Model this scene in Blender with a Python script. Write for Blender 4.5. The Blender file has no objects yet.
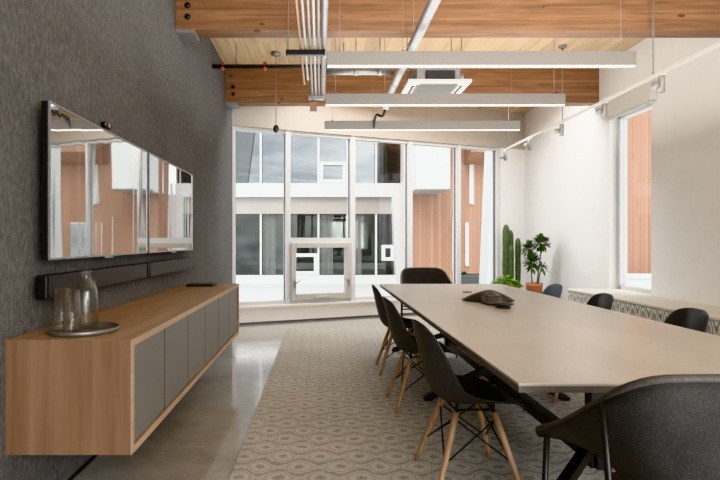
import bpy, bmesh, math, random
from mathutils import Vector, Matrix
random.seed(7)
PI = math.pi
scn = bpy.context.scene
col = scn.collection
H = 1.22                      # eye height
F = 510.0                     # focal length in pixels (720 px wide)

# ------------------------------------------------------------------ materials
def newmat(name):
    m = bpy.data.materials.new(name); m.use_nodes = True
    nt = m.node_tree; b = nt.nodes['Principled BSDF']
    return m, nt, b
def nd(nt, kind, **kw):
    n = nt.nodes.new(kind)
    for k, v in kw.items():
        setattr(n, k, v)
    return n
def val(nt, a, b, op, c=None):
    n = nd(nt, 'ShaderNodeMath', operation=op)
    for i, s in enumerate((a, b, c)):
        if s is None: continue
        if isinstance(s, (int, float)): n.inputs[i].default_value = s
        else: nt.links.new(s, n.inputs[i])
    return n.outputs[0]
def rgba(c): return (c[0], c[1], c[2], 1)
def ramp(nt, fac, stops, interp='LINEAR'):
    r = nd(nt, 'ShaderNodeValToRGB'); r.color_ramp.interpolation = interp
    e = r.color_ramp.elements
    while len(e) < len(stops): e.new(0.5)
    for i, (p, c) in enumerate(stops):
        e[i].position = p; e[i].color = rgba(c)
    nt.links.new(fac, r.inputs[0]); return r.outputs[0]
def coords(nt, scale=(1, 1, 1), kind='Object'):
    tc = nd(nt, 'ShaderNodeTexCoord'); mp = nd(nt, 'ShaderNodeMapping')
    mp.inputs['Scale'].default_value = scale
    nt.links.new(tc.outputs[kind], mp.inputs[0]); return mp.outputs[0]
def noise(nt, vec, scale, detail=3, rough=.55, dist=0):
    n = nd(nt, 'ShaderNodeTexNoise')
    n.inputs['Scale'].default_value = scale; n.inputs['Detail'].default_value = detail
    n.inputs['Roughness'].default_value = rough; n.inputs['Distortion'].default_value = dist
    nt.links.new(vec, n.inputs['Vector']); return n.outputs['Fac']
def bump(nt, b, h, strength, dist=.002):
    n = nd(nt, 'ShaderNodeBump'); n.inputs['Strength'].default_value = strength
    n.inputs['Distance'].default_value = dist
    nt.links.new(h, n.inputs['Height']); nt.links.new(n.outputs[0], b.inputs['Normal'])
def simple(name, c, rough=.5, metal=0, var=.06, scale=40, bumpy=0, spec=.5):
    m, nt, b = newmat(name)
    f = noise(nt, coords(nt), scale)
    lo = [max(0, x * (1 - var)) for x in c]; hi = [min(1, x * (1 + var)) for x in c]
    nt.links.new(ramp(nt, f, [(.3, lo), (.7, hi)]), b.inputs['Base Color'])
    b.inputs['Roughness'].default_value = rough; b.inputs['Metallic'].default_value = metal
    b.inputs['Specular IOR Level'].default_value = spec
    if bumpy: bump(nt, b, f, bumpy)
    return m
def wood(name, dark, mid, light, stretch, scale=3.0, rough=.45, board_axis=None, board=.1, tone=.2, knots=0):
    """stretched-noise grain; optional boards of different tone along one axis"""
    m, nt, b = newmat(name)
    v = coords(nt, stretch)
    f = noise(nt, v, scale, 5, .6, .6)
    c = ramp(nt, f, [(.25, dark), (.5, mid), (.75, light)])
    if board_axis is not None:
        raw = coords(nt); sx = nd(nt, 'ShaderNodeSeparateXYZ'); nt.links.new(raw, sx.inputs[0])
        t = val(nt, sx.outputs[board_axis], board, 'DIVIDE')
        fl = val(nt, t, None, 'FLOOR'); fr = val(nt, t, None, 'FRACT')
        wn = nd(nt, 'ShaderNodeTexWhiteNoise', noise_dimensions='1D'); nt.links.new(fl, wn.inputs['W'])
        k = val(nt, wn.outputs['Value'], tone * 2, 'MULTIPLY'); k = val(nt, k, 1 - tone, 'ADD')
        edge = val(nt, fr, .05, 'GREATER_THAN'); edge = val(nt, edge, .25, 'MULTIPLY'); edge = val(nt, edge, .75, 'ADD')
        k = val(nt, k, edge, 'MULTIPLY')
        mx = nd(nt, 'ShaderNodeVectorMath', operation='SCALE'); nt.links.new(c, mx.inputs[0]); nt.links.new(k, mx.inputs['Scale'])
        c = mx.outputs[0]
    if knots:
        vo = nd(nt, 'ShaderNodeTexVoronoi'); vo.inputs['Scale'].default_value = knots
        nt.links.new(coords(nt, (1, 1, 2.2)), vo.inputs['Vector'])
        kk = val(nt, vo.outputs['Distance'], .11, 'LESS_THAN'); kk = val(nt, kk, -.6, 'MULTIPLY'); kk = val(nt, kk, 1, 'ADD')
        mx = nd(nt, 'ShaderNodeVectorMath', operation='SCALE'); nt.links.new(c, mx.inputs[0]); nt.links.new(kk, mx.inputs['Scale'])
        c = mx.outputs[0]
    nt.links.new(c, b.inputs['Base Color']); b.inputs['Roughness'].default_value = rough
    return m

M = {}
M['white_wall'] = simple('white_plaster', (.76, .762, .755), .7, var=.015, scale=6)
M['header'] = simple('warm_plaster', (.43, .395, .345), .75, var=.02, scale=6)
M['sill'] = simple('painted_sill', (.78, .75, .70), .5, var=.02)
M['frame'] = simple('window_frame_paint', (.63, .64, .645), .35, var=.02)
M['frame_tan'] = simple('window_sash_paint', (.50, .48, .445), .4, var=.03)
M['gasket'] = simple('grey_gasket', (.16, .165, .165), .5)
M['painted_gap_shade'] = simple('painted_gap_shade', (.01, .01, .01), .8)  # near-black colour standing in for shade inside narrow gaps
M['black'] = simple('black_metal', (.012, .012, .013), .42, var=.1)
M['black_gloss'] = simple('black_gloss', (.006, .006, .007), .12)
M['steel'] = simple('galvanised_steel', (.36, .36, .36), .42, .7, var=.12, scale=30)
M['steel_dark'] = simple('dark_pipe', (.05, .05, .052), .45, .3)
M['chrome'] = simple('brushed_chrome', (.7, .7, .7), .2, 1)
M['copper'] = simple('copper_pipe', (.42, .29, .22), .4, .5)
M['alu'] = simple('light_bar_aluminium', (.21, .20, .185), .5, 0, var=.02)
M['white_metal'] = simple('white_metal', (.70, .695, .68), .4, var=.02)
M['blind'] = simple('blind_cassette', (.62, .60, .56), .55, var=.02)
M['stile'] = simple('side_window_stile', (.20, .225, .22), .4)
M['grey_metal'] = simple('spot_grey', (.30, .295, .28), .45, .2)
M['grey_rail'] = simple('rail_paint', (.50, .49, .47), .5, var=.02)
M['conduit'] = simple('pale_conduit', (.46, .455, .44), .45, .4)
M['rod'] = simple('thin_rod', (.28, .25, .22), .5, .4)
M['brown_box'] = simple('junction_brown', (.30, .20, .13), .6)
M['red'] = simple('sprinkler_red', (.45, .12, .08), .5)
M['charcoal_door'] = simple('grey_lacquer', (.19, .187, .178), .45, var=.03, scale=3)
M['shell'] = simple('black_shell', (.066, .067, .069), .5, var=.15, bumpy=.05)
M['shell_gloss'] = simple('black_shell_glossy', (.042, .043, .046), .28, var=.15)
M['shell_blue'] = simple('slate_blue_shell', (.10, .145, .20), .4, var=.08)
M['shell_rim'] = simple('dark_rim', (.02, .022, .026), .4)
M['chair_wood'] = wood('beech_leg', (.32, .19, .11), (.44, .28, .17), (.54, .36, .23), (8, 8, 1), 6)
M['phone'] = simple('phone_plastic', (.045, .042, .038), .35)
M['phone_grey'] = simple('phone_speaker_cloth', (.09, .085, .08), .5, var=.3, scale=300)
M['tray'] = simple('tray_metal', (.25, .24, .23), .35, .6)
M['terracotta'] = simple('terracotta', (.45, .19, .10), .75, var=.1)
M['soil'] = simple('soil', (.05, .035, .025), .9, var=.4)
M['leaf'] = simple('dark_leaf', (.085, .155, .05), .4, var=.45, scale=25)
M['leaf_light'] = simple('light_leaf', (.20, .36, .06), .45, var=.4, scale=30)
M['bark'] = simple('bark', (.20, .14, .09), .8, var=.2)
M['deck'] = wood('timber_deck', (.50, .35, .205), (.63, .465, .295), (.72, .565, .385), (6, .7, 6), 2.2, .6, 0, .135, .14)
M['glulam'] = wood('glulam', (.165, .08, .042), (.265, .14, .075), (.36, .205, .115), (.55, 5, 9), 3.2, .5, 2, .045, .13, 3.2)
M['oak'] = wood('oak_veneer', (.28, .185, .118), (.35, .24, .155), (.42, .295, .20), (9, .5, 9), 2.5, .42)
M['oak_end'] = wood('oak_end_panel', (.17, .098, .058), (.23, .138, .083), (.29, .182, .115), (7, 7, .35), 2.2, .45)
M['oak_edge'] = wood('oak_edging', (.38, .27, .18), (.45, .33, .23), (.52, .40, .29), (9, .5, 9), 2.5, .45)

def glass_mat(name, tint, refl, rough=.0, power=4):
    m = bpy.data.materials.new(name); m.use_nodes = True; nt = m.node_tree; nt.nodes.clear()
    out = nd(nt, 'ShaderNodeOutputMaterial'); tr = nd(nt, 'ShaderNodeBsdfTransparent'); gl = nd(nt, 'ShaderNodeBsdfGlossy')
    tr.inputs['Color'].default_value = rgba(tint); gl.inputs['Roughness'].default_value = rough
    lw = nd(nt, 'ShaderNodeLayerWeight'); lw.inputs['Blend'].default_value = .5
    k = val(nt, val(nt, val(nt, lw.outputs['Facing'], power, 'POWER'), .8, 'MULTIPLY'), .04, 'ADD'); k = val(nt, k, refl, 'MULTIPLY')
    mx = nd(nt, 'ShaderNodeMixShader'); nt.links.new(k, mx.inputs[0]); nt.links.new(tr.outputs[0], mx.inputs[1]); nt.links.new(gl.outputs[0], mx.inputs[2])
    nt.links.new(mx.outputs[0], out.inputs[0]); return m
M['glass'] = glass_mat('window_glass', (.97, .98, .97), .6)
M['glassware'] = glass_mat('drinking_glass', (.975, .98, .975), 1.0, .01, 2.5)

def screen_mat():
    m, nt, b = newmat('tv_screen')
    b.inputs['Base Color'].default_value = (.52, .52, .505, 1); b.inputs['Metallic'].default_value = 1
    b.inputs['Roughness'].default_value = .03
    f = noise(nt, coords(nt, (1, 3.2, .35)), 2.2, 1)
    bump(nt, b, f, .05, .02); return m
M['screen'] = screen_mat()

def left_wall_mat():
    m, nt, b = newmat('charcoal_felt_wallcovering')
    f1 = noise(nt, coords(nt, (1, 1, .45)), 55, 4, .7); f2 = noise(nt, coords(nt), 160, 2); f3 = noise(nt, coords(nt), 2.0, 3)
    s = val(nt, f1, .6, 'MULTIPLY'); s = val(nt, val(nt, f2, .35, 'MULTIPLY'), s, 'ADD'); s = val(nt, val(nt, f3, .15, 'MULTIPLY'), s, 'ADD')
    nt.links.new(ramp(nt, s, [(.36, (.078, .078, .078)), (.55, (.136, .136, .136)), (.74, (.215, .215, .215))]), b.inputs['Base Color'])
    b.inputs['Roughness'].default_value = .9; b.inputs['Specular IOR Level'].default_value = .2
    bump(nt, b, s, .5, .004); return m
M['left_wall'] = left_wall_mat()

def floor_mat():
    m, nt, b = newmat('polished_concrete')
    f = noise(nt, coords(nt), 1.6, 6, .6); g = noise(nt, coords(nt), 14, 4)
    s = val(nt, val(nt, f, .75, 'MULTIPLY'), val(nt, g, .25, 'MULTIPLY'), 'ADD')
    nt.links.new(ramp(nt, s, [(.3, (.30, .29, .275)), (.5, (.41, .40, .38)), (.7, (.50, .49, .47))]), b.inputs['Base Color'])
    nt.links.new(ramp(nt, f, [(.3, (.10, .10, .10)), (.7, (.22, .22, .22))]), b.inputs['Roughness'])
    b.inputs['Specular IOR Level'].default_value = .8
    b.inputs['Coat Weight'].default_value = 1; b.inputs['Coat Roughness'].default_value = .08
    return m
M['floor'] = floor_mat()

def ogee(nt, ax, ay, w, h, B=.85):
    """|cos(pi y/h)+B cos(2 pi x/w)| : rows of lens shapes, alternate rows shifted by half"""
    c1 = val(nt, val(nt, ay, PI / h, 'MULTIPLY'), None, 'COSINE')
    c2 = val(nt, val(nt, ax, 2 * PI / w, 'MULTIPLY'), None, 'COSINE')
    s = val(nt, c1, val(nt, c2, B, 'MULTIPLY'), 'ADD')
    return val(nt, s, None, 'ABSOLUTE')
def rug_mat():
    m, nt, b = newmat('patterned_rug')
    raw = coords(nt); sx = nd(nt, 'ShaderNodeSeparateXYZ'); nt.links.new(raw, sx.inputs[0])
    wob = noise(nt, raw, 9, 2); wob = val(nt, val(nt, wob, .5, 'SUBTRACT'), .06, 'MULTIPLY')
    o = ogee(nt, val(nt, sx.outputs[0], wob, 'ADD'), val(nt, sx.outputs[1], wob, 'ADD'), .213, .130, .62)
    pile = noise(nt, raw, 130, 3, .7); patch = noise(nt, raw, 1.6, 3)
    o = val(nt, o, val(nt, val(nt, pile, .5, 'SUBTRACT'), 1.5, 'MULTIPLY'), 'ADD')
    o = val(nt, o, .58, 'MULTIPLY')
    A = (.185, .174, .146); Bc = (.38, .362, .318); D = (.165, .154, .13)
    c = ramp(nt, o, [(.0, A), (.13, (.20, .188, .16)), (.22, Bc), (.33, (.30, .285, .248)), (.46, (.225, .212, .18)), (.58, (.36, .343, .302)), (.78, (.34, .322, .283)), (.92, D)])
    mx = nd(nt, 'ShaderNodeVectorMath', operation='SCALE'); nt.links.new(c, mx.inputs[0])
    nt.links.new(val(nt, val(nt, patch, .6, 'MULTIPLY'), 1.08, 'ADD'), mx.inputs['Scale'])
    nt.links.new(mx.outputs[0], b.inputs['Base Color'])
    b.inputs['Roughness'].default_value = .95; b.inputs['Specular IOR Level'].default_value = .15
    b.inputs['Sheen Weight'].default_value = .35; b.inputs['Sheen Roughness'].default_value = .5
    bump(nt, b, pile, .4, .004); return m
M['rug'] = rug_mat()
def bench_mat():
    m, nt, b = newmat('ogee_upholstery')
    raw = coords(nt); sx = nd(nt, 'ShaderNodeSeparateXYZ'); nt.links.new(raw, sx.inputs[0])
    s = val(nt, sx.outputs[1], sx.outputs[0], 'ADD')
    wob = noise(nt, raw, 14, 2); wob = val(nt, val(nt, wob, .5, 'SUBTRACT'), .03, 'MULTIPLY')
    o = ogee(nt, val(nt, sx.outputs[2], wob, 'ADD'), val(nt, s, wob, 'ADD'), .44, .085, .8)
    nz = noise(nt, raw, 120, 2)
    o = val(nt, o, val(nt, val(nt, nz, .5, 'SUBTRACT'), .3, 'MULTIPLY'), 'ADD'); o = val(nt, o, .5, 'MULTIPLY')
    Lc = (.66, .65, .60); G = (.22, .215, .195)
    nt.links.new(ramp(nt, o, [(.10, Lc), (.20, G), (.32, G), (.42, Lc), (.56, Lc), (.66, G), (.8, (.3, .29, .26)), (.9, Lc)]), b.inputs['Base Color'])
    b.inputs['Roughness'].default_value = .9; return m
M['bench'] = bench_mat()
M['cushion'] = simple('bench_top_cloth', (.60, .59, .56), .85, var=.05, scale=60)
def table_mat():
    m, nt, b = newmat('stone_laminate')
    f = noise(nt, coords(nt, (1.2, .7, 1)), 2.2, 6, .65); g = noise(nt, coords(nt), 60, 3)
    s = val(nt, val(nt, f, .8, 'MULTIPLY'), val(nt, g, .2, 'MULTIPLY'), 'ADD')
    nt.links.new(ramp(nt, s, [(.3, (.43, .405, .375)), (.5, (.475, .45, .42)), (.7, (.53, .508, .478))]), b.inputs['Base Color'])
    b.inputs['Roughness'].default_value = .3; b.inputs['Specular IOR Level'].default_value = .55; return m
M['table'] = table_mat()
M['table_edge_shade'] = simple('shaded_table_edge', (.145, .13, .12), .5)  # darkened colour paints the shade on the sides of the tabletop
def felt_mat():
    m, nt, b = newmat('heathered_felt')
    f = noise(nt, coords(nt), 260, 3, .75); g = noise(nt, coords(nt), 9, 3)
    s = val(nt, val(nt, f, .75, 'MULTIPLY'), val(nt, g, .25, 'MULTIPLY'), 'ADD')
    nt.links.new(ramp(nt, s, [(.38, (.020, .0198, .0195)), (.52, (.034, .0335, .033)), (.72, (.075, .074, .072))]), b.inputs['Base Color'])
    b.inputs['Roughness'].default_value = .8; bump(nt, b, f, .35, .003); return m
M['felt'] = felt_mat()
M['felt_rim'] = simple('felt_edge_binding', (.075, .068, .064), .6, var=.25, scale=120)
def cactus_mat():
    m, nt, b = newmat('cactus_skin')
    f = noise(nt, coords(nt), 20, 3)
    nt.links.new(ramp(nt, f, [(.3, (.05, .085, .032)), (.7, (.10, .155, .06))]), b.inputs['Base Color'])
    b.inputs['Roughness'].default_value = .55; return m
M['cactus'] = cactus_mat()
# exterior
def rib_mat():
    m, nt, b = newmat('ribbed_copper_cladding')
    raw = coords(nt); sx = nd(nt, 'ShaderNodeSeparateXYZ'); nt.links.new(raw, sx.inputs[0])
    t = val(nt, val(nt, sx.outputs[0], sx.outputs[1], 'ADD'), .13, 'DIVIDE'); fl = val(nt, t, None, 'FLOOR'); fr = val(nt, t, None, 'FRACT')
    wn = nd(nt, 'ShaderNodeTexWhiteNoise', noise_dimensions='1D'); nt.links.new(fl, wn.inputs['W'])
    c = ramp(nt, wn.outputs['Value'], [(0, (.34, .18, .115)), (.5, (.375, .205, .135)), (1, (.41, .235, .16))])
    e = val(nt, fr, .14, 'GREATER_THAN'); k = val(nt, val(nt, e, .25, 'MULTIPLY'), .75, 'ADD')
    mx = nd(nt, 'ShaderNodeVectorMath', operation='SCALE'); nt.links.new(c, mx.inputs[0]); nt.links.new(k, mx.inputs['Scale'])
    nt.links.new(mx.outputs[0], b.inputs['Base Color']); b.inputs['Roughness'].default_value = .65; return m
M['ribs'] = rib_mat()
M['ext_white'] = simple('exterior_white', (.66, .66, .655), .7, var=.02, scale=2)
M['ext_beige'] = simple('exterior_beige', (.37, .34, .315), .8, var=.03, scale=2)
M['ext_grey'] = simple('exterior_grey', (.12, .13, .135), .7)
M['pane_sky'] = simple('sky_facing_pane', (.27, .28, .29), .02, 1, var=.02, scale=1)
M['pane_dark'] = simple('dark_pane', (.085, .09, .085), .02, .85, var=.3, scale=1.5)
M['curtain'] = simple('grey_blind', (.20, .20, .20), .7)
M['snow'] = simple('pale_paving', (.56, .56, .56), .9, var=.04, scale=1.5)
M['tree_dark'] = simple('dark_hedge', (.03, .045, .02), .8, var=.4)
def emit(name, c, s):
    m, nt, b = newmat(name); b.inputs['Base Color'].default_value = rgba(c)
    b.inputs['Emission Color'].default_value = rgba(c); b.inputs['Emission Strength'].default_value = s; return m
M['lamp'] = emit('light_bar_diffuser', (1, .97, .93), 1.3)

# ------------------------------------------------------------------ mesh helpers
def box(bm, x0, x1, y0, y1, z0, z1, bev=0):
    vs = [bm.verts.new((x, y, z)) for x in (x0, x1) for y in (y0, y1) for z in (z0, z1)]
    fs = [bm.faces.new([vs[i] for i in f]) for f in ((0, 1, 3, 2), (4, 6, 7, 5), (0, 4, 5, 1), (2, 3, 7, 6), (0, 2, 6, 4), (1, 5, 7, 3))]
    if bev:
        es = list({e for f in fs for e in f.edges})
        bmesh.ops.bevel(bm, geom=es, offset=bev, segments=2, affect='EDGES', profile=.5)
    return bm
def ring_frame(p, d):
    d = d.normalized(); a = Vector((0, 0, 1)) if abs(d.z) < .9 else Vector((1, 0, 0))
    u = d.cross(a).normalized(); return u, d.cross(u).normalized()
def tube(bm, pts, r, seg=10, caps=True):
    """round bar through pts; r a number or one per point"""
    pts = [Vector(p) for p in pts]; n = len(pts)
    rs = r if isinstance(r, (list, tuple)) else [r] * n
    rings = []; u = None
    for i, p in enumerate(pts):
        d = (pts[min(i + 1, n - 1)] - pts[max(i - 1, 0)]).normalized()
        if u is None: u, w = ring_frame(p, d)
        else:
            u = (u - d * u.dot(d)).normalized(); w = d.cross(u).normalized()
        rings.append([bm.verts.new(p + (u * math.cos(2 * PI * k / seg) + w * math.sin(2 * PI * k / seg)) * rs[i]) for k in range(seg)])
    for a, b in zip(rings, rings[1:]):
        for k in range(seg):
            f = bm.faces.new((a[k], a[(k + 1) % seg], b[(k + 1) % seg], b[k])); f.smooth = True
    if caps:
        bm.faces.new(rings[0][::-1]); bm.faces.new(rings[-1])
    return bm
def bar(bm, a, b, w, h, up=(0, 0, 1)):
    """rectangular bar from a to b"""
    a, b = Vector(a), Vector(b); d = (b - a).normalized(); up = Vector(up)
    s = d.cross(up)
    if s.length < .05: s = d.cross(Vector((1, 0, 0)))
    s.normalize(); t = s.cross(d).normalized()
    v = []
    for p in (a, b):
        v.append([bm.verts.new(p + s * x * w / 2 + t * y * h / 2) for x, y in ((-1, -1), (1, -1), (1, 1), (-1, 1))])
    for k in range(4): bm.faces.new((v[0][k], v[0][(k + 1) % 4], v[1][(k + 1) % 4], v[1][k]))
    bm.faces.new(v[0][::-1]); bm.faces.new(v[1]); return bm
def lathe(bm, prof, c=(0, 0, 0), seg=28, close=False):
    c = Vector(c); rings = []
    for r, z in prof:
        if r < 1e-5: rings.append([bm.verts.new(c + Vector((0, 0, z)))])
        else: rings.append([bm.verts.new(c + Vector((r * math.cos(2 * PI * k / seg), r * math.sin(2 * PI * k / seg), z))) for k in range(seg)])
    for a, b in zip(rings, rings[1:]):
        for k in range(seg):
            l = (k + 1) % seg
            if len(a) == 1 and len(b) == 1: continue
            if len(a) == 1: f = bm.faces.new((a[0], b[l], b[k]))
            elif len(b) == 1: f = bm.faces.new((a[k], a[l], b[0]))
            else: f = bm.faces.new((a[k], a[l], b[l], b[k]))
            f.smooth = True
    return bm
def prism(bm, poly, axis, lo, hi):
    """polygon (list of 2D points) extruded along an axis: 'x' (pts y,z), 'y' (pts x,z), 'z' (pts x,y)"""
    def P(p, t):
        return {'x': (t, p[0], p[1]), 'y': (p[0], t, p[1]), 'z': (p[0], p[1], t)}[axis]
    a = [bm.verts.new(P(p, lo)) for p in poly]; b = [bm.verts.new(P(p, hi)) for p in poly]; n = len(poly)
    for k in range(n): bm.faces.new((a[k], a[(k + 1) % n], b[(k + 1) % n], b[k]))
    bm.faces.new(a[::-1]); bm.faces.new(b); return bm
def B(): return bmesh.new()
def obj(name, bm, m, parent=None, world=False, smooth=False, solid=0, sub=0, offset=0):
    bmesh.ops.recalc_face_normals(bm, faces=bm.faces[:])
    if world and parent is not None:
        bmesh.ops.translate(bm, verts=bm.verts[:], vec=-parent.location)
    me = bpy.data.meshes.new(name); bm.to_mesh(me); bm.free()
    if smooth:
        for p in me.polygons: p.use_smooth = True
    o = bpy.data.objects.new(name, me); col.objects.link(o)
    me.materials.append(M[m] if isinstance(m, str) else m)
    if parent is not None: o.parent = parent
    if solid:
        s = o.modifiers.new('thick', 'SOLIDIFY'); s.thickness = solid; s.offset = offset
    if sub:
        s = o.modifiers.new('smooth', 'SUBSURF'); s.levels = sub; s.render_levels = sub
    return o
def tag(o, label, cat, group=None, kind=None):
    o['label'] = label; o['category'] = cat
    if group: o['group'] = group
    if kind: o['kind'] = kind
    return o
def thing(name, label, cat, loc=(0, 0, 0), rz=0, group=None):
    o = bpy.data.objects.new(name, None); col.objects.link(o); o.empty_display_size = .1
    o.location = loc; o.rotation_euler = (0, 0, rz)
    return tag(o, label, cat, group)
def struct(name, bm, m, parent=None, label=None):
    o = obj(name, bm, m, parent)
    if parent is None:
        o['kind'] = 'structure'
        if label: o['label'] = label; o['category'] = name.split('_')[0]
    return o
def copy_tree(root, loc, rz, label):
    r = root.copy(); col.objects.link(r); r.location = loc; r.rotation_euler = (0, 0, rz); r['label'] = label
    for ch in list(root.children):
        c = ch.copy(); col.objects.link(c); c.parent = r
        for g in list(ch.children):
            d = g.copy(); col.objects.link(d); d.parent = c
    return r

# ------------------------------------------------------------------ room shell
XL, XR = -1.27, 3.76
DK = 3.555                                              # underside of the timber deck
struct('floor', box(B(), XL - .2, XR + .3, -3, 9.6, -.1, 0), 'floor', label='polished grey concrete floor with soft reflections')
struct('shade_strip_left', box(B(), XL, XL + .006, -3, 7.35, .001, .02), 'painted_gap_shade', label='thin black strip painted as the shadow gap along the foot of the charcoal wall')  # black strip paints the shade at the wall foot; no baseboard
struct('wall_left', box(B(), XL - .2, XL, -3, 7.45, 0, DK), 'left_wall', label='charcoal textured wall behind the two televisions')
WY0, WY1, WZ0, WZ1 = 5.79, 6.63, .60, 2.84
bm = B()
box(bm, XR, XR + .2, -3, WY0, 0, DK); box(bm, XR, XR + .2, WY1, 9.62, 0, DK)
box(bm, XR, XR + .2, WY0, WY1, 0, WZ0); box(bm, XR, XR + .2, WY0, WY1, WZ1, DK)
struct('wall_right', bm, 'white_wall', label='white plastered wall above the patterned bench')
struct('ceiling', box(B(), XL - .2, XR + .2, -3, 9.9, DK, DK + .2), 'deck', label='pale timber plank ceiling deck')
# oblique window wall: local x along the wall, local y outwards
TH = math.atan2(1.99, 5.03)
wb = bpy.data.objects.new('wall_back', None); col.objects.link(wb); wb.location = (XL, 7.36, 0); wb.rotation_euler = (0, 0, TH)
wb['kind'] = 'structure'; wb['label'] = 'slanting window wall with beige plaster band over the glass'; wb['category'] = 'wall'
UE, ZT, ZS = 4.86, 2.89, .27
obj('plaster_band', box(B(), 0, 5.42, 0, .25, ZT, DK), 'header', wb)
obj('side_jamb', box(B(), UE, 5.42, 0, .25, ZS, ZT), 'white_wall', wb)
s = bpy.data.objects.new('trim_1', None); col.objects.link(s); s.location = wb.location; s.rotation_euler = wb.rotation_euler
s['kind'] = 'structure'; s['label'] = 'pale boxed sill running under the tall windows'; s['category'] = 'sill'
obj('sill_board', box(B(), 0, 5.42, -.03, .25, ZS - .035, ZS, .004), 'sill', s)
obj('sill_front', box(B(), 0, 5.42, 0, .25, .03, ZS - .035), 'sill', s)
obj('toe_gap', box(B(), 0, 5.42, .02, .25, 0, .03), 'gasket', s)
w1 = bpy.data.objects.new('window_1', None); col.objects.link(w1); w1.location = wb.location; w1.rotation_euler = wb.rotation_euler
w1['kind'] = 'structure'; w1['label'] = 'tall row of fixed panes in slim pale frames'; w1['category'] = 'window'
us = [.03, .863, 1.944, 3.0, 3.978, 4.83]
for i, u in enumerate(us):
    hw = .03 if i in (0, 5) else .038
    obj('mullion', box(B(), u - hw, u + hw, .03, .16, ZS, ZT), 'frame', w1)
bm = B()
box(bm, 0, UE, .05, .16, ZS, ZS + .05); box(bm, 0, UE, .05, .16, ZT - .045, ZT); obj('rail', bm, 'frame', w1)
for i in range(5):
    a, b = us[i] + .038, us[i + 1] - .038
    obj('gasket', box(box(B(), a, a + .008, .09, .12, ZS + .05, ZT - .045), b - .008, b, .09, .12, ZS + .05, ZT - .045), 'gasket', w1)
    z0 = 1.19 if i == 1 else ZS + .05
    obj('glass_pane', box(B(), a, b, .104, .110, z0, ZT - .045), 'glass', w1)
# opening vent in the second bay
a, b = us[1] + .038, us[2] - .038
obj('transom', box(B(), a, b, .03, .16, 1.19, 1.27), 'frame', w1)
bm = B(); z0, z1 = ZS + .05, 1.19
box(bm, a, a + .08, .0, .13, z0, z1, .005); box(bm, b - .08, b, .0, .13, z0, z1, .005)
box(bm, a + .08, b - .08, .0, .13, z1 - .075, z1, .005); box(bm, a + .08, b - .08, .0, .13, z0, z0 + .09, .005)
sash = obj('sash', bm, 'frame_tan', w1)
obj('sash_pane', box(B(), a + .08, b - .08, .07, .076, z0 + .09, z1 - .075), 'glass', sash)
for x, sg in ((a + .05, 1), (b - .05, -1)):
    bm = B(); box(bm, x - .012, x + .012, -.02, 0, z0 + .19, z0 + .30); tube(bm, [(x, -.02, z0 + .26), (x + sg * .03, -.04, z0 + .27), (x + sg * .10, -.045, z0 + .33)], .009, 8)
    obj('handle', bm, 'steel', sash)
obj('operator', box(B(), (a + b) / 2 - .14, (a + b) / 2 + .14, -.03, 0, z0 + .02, z0 + .06, .008), 'frame_tan', sash)
# side window in the right wall
w2 = bpy.data.objects.new('window_2', None); col.objects.link(w2); w2.location = (XR, WY0, 0)
w2['kind'] = 'structure'; w2['label'] = 'narrow tall window in the white wall over the bench'; w2['category'] = 'window'
D = WY1 - WY0
bm = B(); box(bm, .10, .19, D - .075, D, WZ0, WZ1); box(bm, .10, .19, .045, D - .045, WZ0, WZ0 + .05); box(bm, .10, .19, .045, D - .045, WZ1 - .05, WZ1)
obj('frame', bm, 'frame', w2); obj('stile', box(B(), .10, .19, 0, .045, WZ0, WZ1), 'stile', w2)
obj('gasket', box(B(), .13, .16, .045, .075, WZ0 + .05, WZ1 - .05), 'gasket', w2)
obj('glass_pane', box(B(), .14, .146, .075, D - .075, WZ0 + .05, WZ1 - .05), 'glass', w2)
bd = thing('roller_blind', 'white rolled-up blind boxed over the narrow side window', 'blind', (XR, WY0, 0))
obj('cassette', box(B(), -.075, 0, -.1, D - .02, 2.80, 3.0, .006), 'blind', bd)
obj('bottom_bar', box(B(), -.05, -.02, -.06, D - .06, 2.772, 2.80, .004), 'blind', bd)

# ------------------------------------------------------------------ beams
for nm, y, lab in (('a', 4.5, 'long reddish laminated timber beam crossing above the light bars'), ('b', 6.87, 'shorter-looking laminated timber beam in front of the beige window header')):
    t = thing('timber_beam', lab, 'beam', (0, y, 3.08), group='glulam roof beams')
    obj('lamination', box(B(), XL, XR, 0, .17, 0, DK - 3.08), 'glulam', t)
    obj('bearing_plate', box(B(), XL, XL + .16, -.02, .19, -.03, 0), 'steel', t)
    for z in (.12, .22):
        bm = B(); lathe(bm, [(0, -.012), (.022, -.012), (.028, 0), (0, 0)], seg=12)
        bmesh.ops.rotate(bm, verts=bm.verts[:], matrix=Matrix.Rotation(-PI / 2, 3, 'X')); bmesh.ops.translate(bm, verts=bm.verts[:], vec=(XL + .1, -.001, z))
        for v in bm.verts: v.co.y = -.001 - abs(v.co.y + .001)
        obj('bolt', bm, 'black', t)

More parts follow.
